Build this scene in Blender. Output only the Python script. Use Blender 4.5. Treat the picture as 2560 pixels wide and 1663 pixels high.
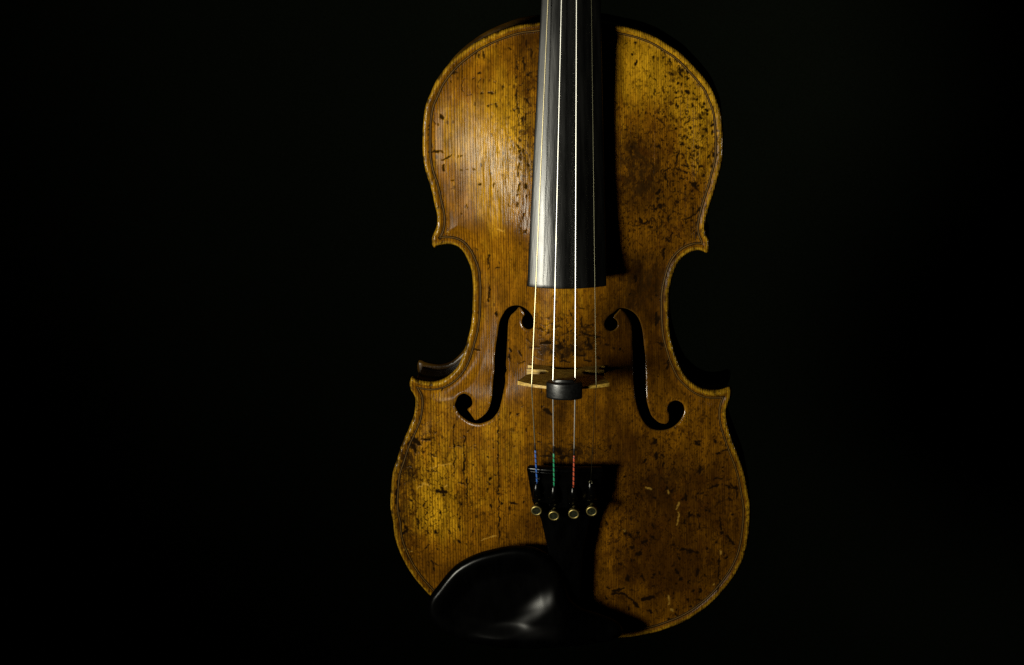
import bpy, bmesh, math, random
import numpy as np
from mathutils import Vector, Matrix

for o in list(bpy.data.objects):
    bpy.data.objects.remove(o)
scene = bpy.context.scene
C = scene.collection

# ---------------------------------------------------------------- camera, world, light, exposure
# The violin hangs upright: its own frame (x right, y along the strings, z out of the belly, mm from the
# lower edge of the belly) is turned into the world as (x, -z, y), metres.
def W(p):
    return Vector((p[0], -p[2], p[1]))*0.001
cam_d = bpy.data.cameras.new('camera'); cam = bpy.data.objects.new('camera', cam_d); C.objects.link(cam)
cam_d.lens = 70; cam_d.sensor_width = 36; cam_d.clip_start = 0.05; cam_d.clip_end = 50
right, up, back = (0.99637654, -0.00830759, -0.08464503), (-0.01538035, 0.96121101, -0.2753849), (0.08364952, 0.27568893, 0.95760032)
m = Matrix.Identity(4)
for i, a in enumerate((right, up, back)):
    v = W(a).normalized()
    for j in range(3): m[j][i] = v[j]
m.translation = W((58.631, 486.199, 1049.791))
cam.matrix_world = m
scene.camera = cam

world = bpy.data.worlds.new('World'); scene.world = world; world.use_nodes = True
world.node_tree.nodes['Background'].inputs[0].default_value = (0, 0, 0, 1)
world.node_tree.nodes['Background'].inputs[1].default_value = 0

lamp_d = bpy.data.lights.new('lamp', 'AREA'); lamp = bpy.data.objects.new('lamp', lamp_d); C.objects.link(lamp)
lamp_d.shape = 'DISK'; lamp_d.size = 0.18; lamp_d.energy = 2.25; lamp_d.color = (1.0, 0.965, 0.80)
lamp_d.spread = math.radians(95)
lp, la = W((-375, 182, 560)), W((10, 330, 0))
lamp.location = lp
lamp.rotation_euler = (la-lp).to_track_quat('-Z', 'Y').to_euler()

scene.view_settings.view_transform = 'Standard'; scene.view_settings.look = 'None'
scene.view_settings.exposure = 0; scene.view_settings.gamma = 1
scene.view_settings.use_curve_mapping = False
scene.render.engine = 'CYCLES'
scene.cycles.max_bounces = 6
scene.render.filter_size = 1.0
scene.cycles.use_denoising = False

# ---------------------------------------------------------------- measured shapes (mm)
OUTLINE = [(-1.1,356.0),(-9.5,355.4),(-17.5,353.9),(-28.7,352.4),(-37.6,349.6),(-44.2,346.9),(-51.1,343.3),(-55.6,340.3),(-60.1,336.9),(-64.7,332.8),(-69.3,327.5),(-73.0,322.1),(-75.7,316.3),(-78.2,310.7),(-79.4,305.3),(-80.2,298.6),(-80.6,289.4),(-80.6,282.7),(-79.8,276.3),(-78.6,271.1),(-77.1,266.5),(-75.7,260.5),(-74.7,255.0),(-73.7,250.3),(-73.5,245.7),(-74.3,241.9),(-75.9,238.5),(-76.6,235.8),(-76.5,232.9),(-75.6,231.1),(-74.5,231.3),(-73.4,232.3),(-71.0,233.0),(-68.1,233.3),(-64.4,232.8),(-61.8,231.5),(-59.0,228.2),(-56.9,223.7),(-55.2,218.8),(-54.6,213.4),(-54.4,207.7),(-54.7,200.4),(-55.1,193.3),(-56.1,186.0),(-57.7,179.8),(-59.1,174.7),(-61.0,168.9),(-63.8,163.3),(-67.2,159.3),(-70.5,156.7),(-74.2,155.0),(-78.5,154.2),(-82.7,154.6),(-86.1,155.4),(-87.8,156.3),(-89.2,157.1),(-90.2,155.6),(-90.8,153.0),(-90.4,150.0),(-89.0,147.4),(-87.9,144.9),(-87.7,141.6),(-88.3,137.1),(-89.1,133.3),(-90.9,128.7),(-92.8,124.3),(-95.2,119.2),(-97.2,113.6),(-99.0,107.9),(-100.4,104.1),(-101.9,98.5),(-102.8,89.8),(-103.4,81.6),(-103.1,75.6),(-102.1,70.2),(-101.8,64.9),(-101.0,59.3),(-99.3,53.4),(-96.9,47.3),(-93.6,40.8),(-89.6,34.7),(-85.8,30.0),(-81.9,25.5),(-76.0,19.9),(-69.1,14.9),(-61.1,10.4),(-53.0,7.1),(-43.8,4.4),(-32.3,2.0),(-20.7,0.6),(-9.2,-0.0),(0.0,0.0),(10.3,0.6),(19.5,1.4),(29.4,2.7),(34.2,3.3),(41.2,4.8),(48.5,6.7),(55.6,9.5),(62.8,12.9),(69.9,17.3),(77.4,23.7),(83.9,30.7),(89.5,38.5),(93.6,45.4),(97.1,54.0),(98.9,62.5),(99.8,70.5),(100.2,78.6),(99.9,86.0),(98.4,94.6),(96.6,103.5),(94.5,110.1),(92.7,115.0),(90.9,119.6),(89.0,124.8),(86.9,131.2),(85.8,136.7),(85.7,141.0),(86.4,145.0),(87.5,148.0),(87.9,150.8),(87.7,153.5),(86.5,154.3),(83.2,153.0),(79.1,152.3),(74.1,152.7),(69.9,154.4),(65.6,157.7),(61.8,162.0),(59.0,167.7),(57.3,172.1),(55.7,177.5),(54.2,183.4),(53.4,190.2),(53.1,195.9),(53.0,201.5),(53.1,207.2),(53.8,212.0),(55.1,217.8),(56.8,222.7),(59.3,226.7),(62.7,229.6),(65.7,231.0),(68.5,231.5),(70.8,230.9),(72.4,230.0),(73.7,230.4),(74.1,232.8),(74.2,235.8),(73.9,238.2),(72.6,240.7),(71.9,244.0),(72.3,248.1),(73.5,253.7),(74.8,258.7),(76.9,265.7),(78.4,272.0),(79.8,277.6),(80.5,282.7),(80.7,289.4),(80.5,293.9),(80.0,300.5),(79.0,307.6),(76.7,313.9),(73.6,320.6),(68.9,326.8),(63.6,332.5),(57.9,338.1),(51.1,342.7),(44.6,346.6),(37.8,349.4),(31.3,351.3),(24.2,352.7),(14.7,354.6),(6.3,355.6)]
F_LEFT = [(-42.7,163.6),(-42.6,170.3),(-41.9,177.2),(-40.9,183.5),(-40.1,189.3),(-39.2,192.2),(-37.9,194.8),(-36.0,197.9),(-33.6,199.9),(-30.7,201.0),(-27.8,201.2),(-25.0,200.3),(-22.5,198.4),(-20.9,196.4),(-20.3,194.1),(-20.3,191.8),(-20.9,189.7),(-22.5,188.6),(-24.6,188.7),(-26.2,189.9),(-27.0,191.7),(-26.8,194.0),(-26.1,195.6),(-25.2,196.7),(-25.9,197.9),(-27.0,199.2),(-28.5,200.2),(-30.0,198.3),(-31.6,196.6),(-33.1,195.0),(-34.4,192.3),(-34.9,188.5),(-35.2,182.8),(-35.5,177.2),(-35.8,171.2),(-36.0,167.0),(-35.6,163.9),(-36.4,162.1),(-36.3,158.0),(-37.5,151.4),(-38.8,145.6),(-40.0,141.6),(-41.4,139.1),(-44.1,135.8),(-47.6,133.7),(-50.8,132.4),(-54.3,132.2),(-57.7,133.2),(-60.5,134.9),(-63.0,137.1),(-64.6,139.9),(-65.3,141.9),(-64.5,144.2),(-63.8,146.2),(-62.4,147.9),(-59.9,148.9),(-57.6,148.3),(-55.9,147.0),(-55.1,144.9),(-55.4,142.7),(-56.6,141.2),(-57.9,140.0),(-56.6,138.2),(-54.9,136.0),(-53.6,134.4),(-51.3,135.5),(-48.9,137.5),(-46.5,140.4),(-45.0,143.9),(-44.1,147.9),(-43.6,152.6),(-43.2,159.3)]
F_RIGHT = [(25.8,200.7),(28.6,200.4),(31.7,198.9),(34.4,196.7),(36.3,194.0),(37.7,190.6),(38.8,185.8),(39.6,178.5),(40.4,171.6),(40.6,165.5),(40.9,160.6),(41.1,153.9),(41.6,147.9),(42.9,143.1),(44.2,139.7),(46.1,137.4),(48.4,135.3),(50.8,134.4),(52.2,134.3),(53.5,135.3),(53.9,139.4),(52.9,141.8),(53.1,144.2),(54.5,146.2),(57.0,147.1),(59.6,146.4),(61.5,144.6),(62.2,141.8),(61.6,138.5),(59.5,134.7),(55.9,131.7),(51.8,130.5),(47.2,130.8),(43.4,132.4),(40.1,136.2),(37.6,141.2),(35.9,146.9),(34.7,153.6),(33.9,163.5),(33.6,172.0),(33.1,181.6),(32.8,188.6),(31.8,192.5),(30.3,195.6),(28.6,198.1),(26.7,199.8),(25.0,198.1),(23.4,196.5),(23.2,195.5),(24.4,194.4),(25.2,192.7),(25.2,190.5),(24.0,188.8),(21.9,188.2),(19.9,189.1),(18.5,190.9),(18.2,193.3),(19.0,195.3),(20.7,197.3),(23.2,198.8)]
DARK_MARKS = [(31.9,337.6,31.9,336.6,0.8),(32.9,339.2,33.1,338.7,0.6),(34.5,334.5,34.6,331.9,0.9),(42.9,335.9,42.8,334.7,0.4),(32.9,343.8,33.3,342.5,0.3),(47.5,339.6,47.5,338.7,0.5),(48.4,338.0,49.1,337.3,0.4),(52.0,337.5,53.1,336.8,0.7),(52.2,334.5,52.4,331.9,0.6),(54.8,334.5,55.1,332.9,0.6),(56.6,333.5,57.5,334.0,0.7),(57.9,332.5,57.9,331.9,0.6),(56.4,331.3,56.8,327.4,1.0),(56.8,327.4,57.6,325.7,0.8),(58.1,329.5,58.2,328.2,0.7),(59.7,330.6,59.5,329.5,0.6),(60.9,328.7,61.0,327.1,1.0),(59.4,327.9,59.6,327.6,0.7),(62.1,326.4,62.6,326.3,0.7),(60.3,325.8,60.4,325.6,0.6),(51.4,328.0,51.9,327.6,1.0),(52.9,327.2,52.9,325.9,0.5),(40.9,326.8,40.4,325.0,0.3),(43.8,324.9,44.4,323.6,0.5),(49.5,326.1,49.4,325.7,0.5),(61.2,324.6,61.6,324.1,0.9),(55.4,322.7,55.6,321.6,0.7),(57.4,322.2,57.6,320.8,0.5),(43.9,319.8,44.3,316.3,0.6),(55.1,317.7,55.4,316.6,1.0),(58.2,318.7,58.2,316.3,0.7),(62.0,318.1,62.3,317.1,1.2),(60.6,318.7,61.2,317.9,0.5),(62.7,319.6,63.0,319.4,0.6),(64.9,318.1,64.9,316.5,0.4),(63.8,317.1,64.1,316.9,0.5),(28.0,342.8,29.6,343.3,0.4),(48.2,335.5,48.5,335.2,0.5),(60.1,321.6,60.6,321.1,0.5),(64.5,314.2,64.9,314.0,1.2),(65.7,313.9,66.4,312.9,0.9),(55.1,314.5,55.2,314.1,0.7),(55.5,311.9,55.6,309.3,0.6),(63.5,311.6,63.5,309.3,0.6),(70.3,311.5,70.8,311.2,0.7),(69.6,310.7,69.3,309.6,1.0),(70.3,308.8,71.7,307.8,1.1),(69.3,306.2,69.6,305.7,1.0),(71.4,306.1,72.0,305.8,0.9),(68.0,304.8,68.0,303.8,1.0),(67.5,305.4,67.7,304.8,0.6),(38.9,307.4,39.3,306.7,1.1),(49.5,305.5,49.8,304.3,0.8),(48.4,304.9,48.8,304.7,0.5),(53.1,306.4,53.1,304.5,0.6),(45.5,307.1,45.6,306.7,0.5),(43.1,305.7,43.4,305.0,0.4),(45.1,303.9,45.3,303.4,0.6),(47.7,301.7,47.7,301.4,1.0),(48.1,301.3,49.7,299.8,0.5),(52.3,302.7,52.9,302.5,0.5),(52.5,300.0,52.6,300.0,0.6),(55.1,298.7,55.3,298.6,0.9),(53.6,298.2,53.7,298.2,0.6),(58.2,304.1,58.4,303.9,0.6),(59.8,302.8,59.9,302.6,0.7),(57.2,304.7,57.4,304.6,0.5),(62.7,304.3,62.7,301.4,0.5),(60.9,301.7,62.5,301.4,0.4),(60.8,306.1,61.3,305.7,0.3),(67.8,300.5,68.1,300.0,0.6),(68.6,299.5,68.8,298.9,0.9),(69.2,297.8,69.9,297.7,0.5),(62.4,299.5,62.5,298.2,0.6),(71.2,297.5,71.4,295.6,1.0),(74.2,299.3,76.2,300.8,0.9),(75.9,300.5,76.1,300.0,1.0),(74.7,296.6,74.8,295.8,1.0),(69.5,294.3,69.4,293.5,0.5),(67.2,295.5,67.2,295.3,0.6),(76.4,293.7,76.5,292.1,0.6),(76.0,290.1,76.0,288.8,0.9),(60.0,294.4,59.1,293.1,0.7),(61.3,293.9,61.3,293.1,0.5),(63.1,292.5,63.6,291.1,0.4),(57.6,290.0,59.7,290.2,0.8),(66.1,291.6,66.2,291.0,0.5),(66.2,288.4,66.4,288.1,1.0),(68.7,288.1,68.8,287.5,0.6),(61.3,288.2,62.4,287.9,0.7),(45.6,289.5,46.4,289.2,0.7),(45.1,288.9,45.3,288.7,0.4),(65.0,286.1,65.4,285.9,0.7),(67.0,285.4,67.0,283.7,0.7),(54.2,286.2,54.2,285.1,0.6),(56.8,286.4,56.5,283.9,0.5),(57.9,284.7,59.7,284.3,0.6),(55.4,284.3,55.6,282.3,0.7),(55.6,282.3,55.6,279.3,0.3),(74.8,284.4,76.6,282.6,1.3),(72.7,283.6,72.7,282.0,0.5),(63.9,282.4,65.5,281.4,0.4),(66.8,281.3,67.1,279.6,0.4),(75.2,278.4,74.8,277.0,1.1),(59.1,278.1,59.9,278.4,0.9),(59.9,278.3,62.5,277.8,0.5),(65.5,278.3,65.9,277.7,0.7),(67.7,278.1,69.0,278.0,0.9),(69.0,278.0,71.2,275.5,0.5),(55.6,276.9,58.6,275.4,0.6),(58.6,275.4,61.7,274.7,0.5),(49.5,275.2,52.4,277.3,0.3),(50.6,274.7,50.6,270.3,0.9),(50.6,270.3,50.9,266.7,0.5),(54.1,274.0,55.4,272.9,0.6),(53.8,270.7,54.0,270.6,0.8),(58.1,272.0,59.5,271.4,0.7),(59.5,271.4,61.9,272.0,0.3),(63.3,269.1,66.0,268.5,1.0),(64.1,268.2,65.7,267.1,1.7),(66.0,266.8,67.1,264.6,0.7),(64.4,264.6,64.2,263.5,0.6),(67.2,268.4,67.7,267.6,0.9),(70.6,272.5,70.9,272.3,1.0),(73.4,268.2,73.5,266.8,0.5),(60.9,266.1,61.0,265.3,0.5),(63.0,260.5,63.7,260.6,0.6),(63.9,260.5,64.6,259.9,0.6),(69.1,260.3,69.2,259.8,0.7),(47.2,266.1,46.7,263.6,0.7),(45.9,263.6,46.4,263.3,0.6),(46.7,261.7,46.7,260.5,0.7),(49.3,262.6,49.3,261.5,0.6),(60.0,263.3,61.0,261.7,0.3),(47.0,258.0,47.2,255.8,1.0),(45.2,256.2,45.5,255.3,0.5),(43.9,258.2,44.2,257.4,0.5),(69.4,255.1,66.0,251.5,0.5),(66.0,251.5,60.6,248.7,0.5),(52.4,251.1,52.3,247.7,1.0),(54.3,249.9,54.4,249.8,0.9),(64.4,248.4,64.7,248.1,0.9),(67.8,247.3,68.2,247.1,1.4),(61.6,248.3,61.6,246.0,0.5),(36.1,250.9,37.2,249.5,0.9),(37.2,249.5,38.6,248.0,0.9),(38.6,248.0,40.7,248.6,0.6),(35.6,247.6,35.8,247.5,0.7),(34.0,247.1,34.3,246.9,0.6),(42.9,245.6,43.1,245.5,0.9),(45.3,243.1,45.3,241.7,0.7),(54.1,241.2,54.1,240.1,0.8),(51.7,238.2,51.9,237.3,1.2),(60.3,246.1,60.1,244.7,0.5),(63.1,243.2,64.5,243.4,0.3),(67.5,241.2,67.8,239.2,0.6),(64.3,238.7,64.6,238.5,0.9),(58.1,240.0,58.5,238.5,0.5),(57.0,239.1,57.3,239.0,0.5),(60.8,236.1,60.7,234.7,0.7),(35.2,238.8,35.4,238.5,0.6),(49.5,232.6,50.0,232.2,1.1),(65.0,254.8,65.1,254.0,1.1),(49.9,233.0,50.0,226.0,1.0),(48.6,230.6,48.8,229.6,0.9),(34.3,217.6,34.7,215.1,1.9),(46.4,207.0,46.4,206.1,0.9),(46.9,196.6,46.6,189.4,1.0),(55.9,228.0,56.1,227.6,1.0),(52.8,169.3,52.6,164.6,0.9),(48.6,191.8,49.3,191.4,0.6),(46.9,179.7,50.6,178.0,0.5),(5.7,188.9,10.2,186.6,0.9),(10.2,186.6,15.6,185.7,0.9),(5.7,197.0,7.1,192.2,0.8),(8.4,192.9,11.6,192.7,0.7),(4.8,202.2,7.1,202.1,0.7),(0.3,200.8,1.6,197.0,0.5),(19.3,180.9,20.6,180.7,0.7),(22.4,178.7,23.3,178.1,0.9),(26.5,178.2,26.7,177.7,0.9),(15.7,182.7,16.1,182.2,1.0),(8.0,184.1,8.5,182.7,1.1),(10.2,185.0,10.7,179.7,1.6),(-4.3,176.1,-4.3,173.2,1.2),(-5.7,182.2,-5.7,179.8,1.4),(1.2,179.0,1.7,178.1,0.9),(0.3,175.7,8.0,176.1,0.8),(-5.7,172.7,0.3,172.6,0.7),(7.6,173.2,11.6,172.1,1.1),(15.2,174.7,15.5,173.2,1.0),(-3.8,184.6,-3.6,183.7,0.8),(-45.0,228.2,-45.5,220.2,0.8),(-45.4,210.6,-45.8,201.1,0.9),(-41.4,221.2,-39.0,221.7,1.0),(-32.7,226.3,-32.5,225.9,0.7),(-41.7,195.8,-41.3,193.4,1.0),(-53.4,173.3,-51.5,173.0,1.2),(-34.1,176.5,-32.7,174.8,0.8),(-27.9,175.6,-27.4,173.3,1.4),(-34.1,172.8,-33.6,170.1,0.9),(-22.1,179.2,-19.8,179.5,0.6),(-16.9,181.8,-10.4,182.9,1.4),(-6.2,182.2,-5.3,179.8,1.9),(-12.7,187.0,-11.8,190.3,0.7),(-0.7,202.2,1.5,195.6,0.4),(-89.2,121.0,-85.9,118.2,3.8),(-91.6,118.1,-87.9,113.7,2.8),(-84.4,120.3,-80.3,121.1,1.0),(-72.1,150.1,-71.1,151.1,0.9),(-80.2,112.7,-76.8,111.2,0.6),(-77.6,122.2,-76.7,122.0,0.8),(-80.0,125.5,-79.8,124.1,0.8),(-65.9,131.0,-66.0,121.2,0.6),(-66.0,121.2,-65.7,104.2,0.5),(-59.9,125.2,-59.9,104.9,0.7),(-64.1,118.0,-61.2,117.8,0.8),(-40.2,142.6,-40.4,107.0,0.4),(-13.7,145.0,-10.5,141.7,2.4),(-15.6,146.8,-15.1,145.9,0.9),(-8.1,181.7,-3.9,179.9,1.4),(-4.4,176.1,-4.0,174.2,1.1),(-52.4,173.4,-51.0,173.1,1.2),(-24.6,132.5,-24.8,131.0,0.5),(-17.5,130.6,-16.6,129.6,0.9),(-29.2,141.3,-29.0,140.4,0.7),(-33.5,140.9,-33.0,140.0,0.6),(-75.7,90.6,-70.8,90.6,2.4),(-73.2,92.9,-72.3,88.4,1.9),(-76.2,91.1,-75.2,90.9,0.9),(-63.4,97.3,-59.0,95.8,1.0),(-58.7,101.4,-58.6,95.4,0.6),(-58.8,95.3,-59.0,85.7,0.7),(-65.9,112.0,-65.8,102.1,0.5),(-67.7,101.4,-65.7,103.6,0.7),(-60.0,117.5,-60.4,101.7,0.7),(-40.3,124.6,-40.6,89.7,0.5),(-40.5,89.7,-40.7,61.0,0.6),(-45.4,101.8,-45.2,100.8,0.9),(-47.6,99.3,-44.9,98.4,0.6),(-46.7,95.6,-47.2,93.8,0.9),(-62.1,85.3,-62.7,82.7,0.9),(-83.7,82.7,-83.4,81.4,1.2),(-80.4,82.4,-80.3,82.1,0.9),(-81.2,97.7,-81.2,95.7,0.6),(-75.4,79.5,-73.8,75.8,0.5),(-82.1,77.4,-82.0,76.4,0.7),(-63.0,79.6,-63.3,78.6,0.7),(-63.0,76.5,-62.9,74.2,0.7),(-65.2,77.3,-65.2,77.1,0.8),(-87.3,73.0,-87.2,66.3,0.8),(-77.7,65.9,-76.5,65.2,1.2),(-70.3,67.3,-68.4,65.6,0.6),(-64.4,70.7,-63.7,67.4,0.8),(-55.6,70.0,-55.6,65.8,0.8),(-83.5,66.5,-81.1,64.6,0.7),(-84.0,55.1,-82.3,57.3,0.8),(-65.1,61.8,-63.1,60.6,0.9),(-33.6,88.0,-30.0,87.6,1.6),(-34.1,85.7,-34.1,82.6,0.8),(-45.6,85.6,-44.7,84.1,1.0),(-39.8,87.2,-38.9,86.8,1.1),(-26.1,89.4,-26.0,88.9,0.9),(-25.1,74.4,-23.7,72.7,0.8),(-36.5,67.7,-36.3,66.2,1.0),(-19.6,76.9,-19.4,75.9,0.7),(-32.7,98.1,-32.5,97.8,0.9),(-46.9,114.3,-46.7,113.9,0.9),(-55.0,108.7,-54.9,107.7,0.7),(-95.7,67.8,-94.3,66.3,2.4),(-97.7,63.8,-93.3,65.4,1.4),(-94.4,104.4,-91.5,105.1,0.8),(-98.8,96.5,-98.5,92.8,1.4),(-90.6,101.2,-89.7,97.3,0.9),(-99.4,89.9,-99.7,81.7,1.4),(-97.1,72.3,-96.2,70.8,0.9),(-98.4,79.5,-97.5,76.9,1.2),(-92.8,85.0,-90.4,84.1,0.9),(-79.6,48.1,-79.5,42.3,0.8),(-78.6,46.5,-76.2,44.6,0.5),(-43.3,119.9,-43.0,119.4,0.8),(-79.7,112.8,-77.3,111.0,0.5),(-77.4,103.0,-76.7,101.8,0.5),(-9.2,122.1,-5.5,119.8,2.4),(-11.1,119.6,-9.2,117.7,1.4),(0.1,120.9,2.4,121.9,1.2),(-17.1,117.3,-10.1,117.6,0.7),(-5.5,117.8,-0.8,117.9,0.9),(-7.3,117.2,-3.6,116.8,0.9),(45.6,125.6,46.3,124.6,1.9),(21.9,123.7,21.9,122.2,1.1),(41.1,114.7,41.1,113.2,1.2),(47.3,117.7,47.3,114.2,0.9),(50.5,116.9,50.8,115.5,1.4),(50.8,111.1,51.1,110.1,1.2),(79.4,123.6,79.7,123.1,1.7),(68.1,123.2,70.4,121.6,1.1),(84.8,120.7,85.5,121.8,0.8),(83.5,117.6,87.7,118.1,0.6),(80.7,115.8,82.1,116.2,0.9),(86.4,112.9,86.4,111.9,0.6),(84.4,108.6,84.4,107.6,1.1),(71.3,108.4,71.6,104.5,1.2),(80.1,101.5,83.8,101.3,0.9),(79.2,100.8,80.6,101.8,0.8),(76.5,95.7,82.0,97.3,1.0),(86.3,96.8,89.1,95.7,1.4),(89.1,95.7,92.4,95.1,1.0),(89.0,98.2,89.6,96.2,0.9),(92.2,94.1,92.0,89.6,0.4),(70.9,93.6,70.9,92.6,1.0),(63.9,92.2,64.2,89.5,1.5),(62.1,90.6,62.3,89.6,1.2),(53.6,97.6,53.4,96.1,1.6),(55.9,95.9,56.2,94.4,1.1),(47.1,92.0,47.6,91.4,1.1),(45.7,91.6,47.6,91.7,0.9),(69.6,90.2,69.7,90.0,0.8),(82.2,87.8,82.3,86.8,0.8),(74.8,83.2,75.3,82.7,1.3),(76.7,81.4,77.2,81.9,0.7),(65.9,81.8,66.0,78.8,1.7),(70.7,80.4,71.6,79.8,0.9),(89.7,80.3,90.4,80.0,1.0),(83.4,78.3,83.7,71.7,0.9),(83.8,70.2,83.9,68.7,1.3),(87.4,66.7,88.8,65.1,1.2),(88.8,65.1,90.3,61.4,1.5),(90.3,61.7,92.2,60.9,0.8),(81.3,63.6,82.0,63.3,1.7),(71.7,74.0,72.0,72.0,1.0),(63.7,77.9,63.7,75.3,0.9),(45.7,75.8,45.8,73.2,0.9),(37.8,71.0,38.0,70.5,0.9),(30.0,70.8,31.4,70.6,0.9),(31.4,70.6,35.4,67.2,0.6),(39.9,64.4,41.8,65.3,1.9),(33.8,62.5,34.3,61.4,1.3),(37.6,57.6,39.0,57.8,2.1),(45.0,68.6,46.0,67.0,1.2),(61.1,59.5,64.0,59.1,0.9),(64.0,58.9,69.2,57.6,1.5),(69.2,57.6,72.0,57.3,0.9),(76.2,60.1,76.2,59.0,1.0),(60.3,54.3,60.7,53.5,0.9),(85.7,56.4,86.0,55.7,1.2),(83.4,54.9,83.3,46.2,0.6),(86.7,53.3,87.7,53.8,0.9),(79.0,51.0,79.5,50.8,1.1),(26.8,52.3,27.3,51.2,0.8),(33.9,53.2,34.1,52.7,0.7),(41.3,71.9,41.5,71.4,0.8),(19.7,78.8,20.2,76.2,0.9),(28.9,105.0,30.1,105.5,0.9),(58.5,47.4,60.9,44.1,1.2),(60.5,40.7,62.3,41.4,1.2),(59.1,38.3,59.6,37.2,0.9),(39.4,44.8,39.5,42.1,0.9),(45.7,43.8,47.2,44.3,0.7),(49.5,46.1,49.8,44.2,0.6),(52.4,41.4,52.5,41.2,1.1),(45.3,41.9,45.8,41.4,0.9),(31.6,44.0,31.8,41.3,1.2),(20.2,35.9,21.9,35.6,0.9),(23.1,33.7,29.7,35.3,1.2),(23.3,32.0,29.7,31.7,0.9),(29.7,31.9,34.9,26.8,0.9),(34.9,26.6,37.8,23.5,1.3),(39.7,27.9,46.6,29.7,1.7),(43.0,28.9,46.6,29.1,1.4),(19.5,30.3,20.2,28.1,1.6),(32.6,23.0,32.3,21.3,1.1),(45.0,21.7,45.5,19.0,1.0),(16.4,26.4,16.9,26.1,1.0),(68.4,34.0,68.6,33.4,1.4),(73.0,34.5,73.2,32.3,1.3),(72.1,27.4,72.8,26.9,1.5),(57.3,31.9,57.5,31.4,0.9),(65.4,28.1,65.5,25.9,0.7),(66.9,22.6,68.3,23.1,0.8),(69.5,40.0,69.7,40.0,0.8),(66.6,39.8,66.7,38.2,0.6),(75.1,43.1,75.6,42.9,0.9),(71.0,47.1,71.1,42.9,0.7),(83.0,52.2,83.3,34.3,0.7),(60.0,21.6,60.0,20.4,0.7),(59.3,18.8,59.6,17.7,1.3),(54.8,15.0,55.1,14.5,1.3),(35.0,10.3,35.2,9.2,0.9),(52.5,33.6,52.7,33.6,0.8),(33.5,34.1,34.0,34.1,0.9),(-64.4,326.5,-61.7,327.4,0.7),(-50.5,326.8,-48.2,326.6,0.9),(-49.4,326.6,-48.9,326.4,0.8),(-57.6,324.4,-56.2,324.5,0.5),(-52.3,324.3,-52.2,323.9,1.1),(-50.3,321.5,-48.3,324.4,0.5),(-46.4,324.0,-46.5,322.2,0.6),(-43.3,324.1,-42.8,323.6,0.8),(-41.2,322.8,-40.8,322.4,0.7),(-36.7,321.0,-36.4,320.3,0.7),(-43.9,317.0,-42.1,317.0,0.9),(-55.6,315.8,-53.1,316.3,0.5),(-50.5,320.6,-49.4,319.3,0.4),(-40.3,318.0,-40.3,316.9,0.7),(-47.1,316.9,-48.5,316.9,0.7),(-69.7,304.4,-69.2,303.1,2.4),(-45.1,310.1,-44.4,309.4,0.6),(-43.3,310.6,-42.8,310.2,0.6),(-41.0,311.3,-39.8,310.3,0.9),(-58.4,332.9,-58.5,317.7,0.4),(-50.7,337.8,-50.5,335.1,0.9),(-48.9,336.9,-48.9,335.1,0.7),(-46.9,338.2,-46.8,335.6,1.1),(-44.8,341.8,-44.9,340.9,0.7),(-29.5,335.1,-28.6,329.9,0.7),(-25.5,335.6,-25.2,329.5,1.0),(-23.8,344.6,-23.5,341.3,0.9),(-29.4,326.4,-29.2,325.3,1.0),(-24.0,327.4,-22.7,327.0,1.4),(-27.8,322.1,-27.6,321.6,0.9),(-29.2,319.4,-28.9,314.2,0.5),(-28.9,314.2,-28.0,307.6,0.5),(-28.0,307.6,-27.8,300.1,0.6),(-24.0,314.7,-23.1,312.6,1.6),(-25.3,315.6,-24.9,314.3,0.9),(-24.4,307.3,-24.4,301.5,1.1),(-25.7,304.6,-25.5,300.2,0.9),(-30.3,308.4,-30.1,307.5,0.8),(-74.3,302.0,-73.9,299.3,0.6),(-71.6,299.8,-71.5,298.9,0.6),(-76.6,299.9,-76.5,298.9,0.7),(-76.8,297.1,-76.7,296.7,0.7),(-64.9,322.9,-64.4,322.0,0.7),(-21.7,340.8,-21.4,335.2,0.7),(-33.2,341.1,-31.3,339.4,0.7),(-76.5,284.7,-70.0,285.0,1.1),(-70.0,285.0,-69.5,284.1,0.9),(-76.7,294.1,-76.7,293.6,0.7),(-75.9,289.0,-75.5,287.1,0.8),(-70.3,280.2,-65.0,282.9,0.4),(-61.3,282.6,-61.2,281.2,0.8),(-59.2,282.6,-59.2,281.7,0.7),(-69.7,277.2,-69.5,274.4,0.9),(-64.8,268.8,-63.4,268.9,0.7),(-50.1,267.2,-49.2,267.3,1.1),(-41.9,269.4,-42.4,266.6,0.4),(-65.2,264.1,-65.0,264.1,0.6),(-56.6,255.4,-56.0,253.6,0.5),(-60.4,251.3,-60.0,250.1,0.8),(-75.3,272.5,-74.9,269.8,0.8),(-75.7,276.6,-75.5,275.7,0.6),(-52.6,275.6,-51.6,275.7,0.9),(-57.0,275.4,-56.5,275.6,0.7),(-59.8,274.8,-58.6,274.4,0.4),(-29.4,290.5,-27.5,289.2,0.9),(-27.5,287.9,-27.5,282.9,1.2),(-25.7,288.4,-24.8,284.9,1.1),(-28.5,280.2,-28.5,273.0,0.7),(-23.0,281.8,-22.8,279.6,1.1),(-24.8,269.1,-23.9,267.4,1.7),(-27.6,270.3,-28.5,263.0,0.5),(-24.4,263.3,-23.9,261.5,1.4),(-28.8,258.9,-28.6,257.1,1.0),(-26.0,253.1,-25.8,250.4,0.9),(-24.0,245.0,-23.8,242.7,0.9),(-72.8,255.0,-73.1,253.2,0.8),(-51.6,231.3,-50.4,231.2,0.7),(-45.0,228.1,-44.8,227.6,0.8)]
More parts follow.
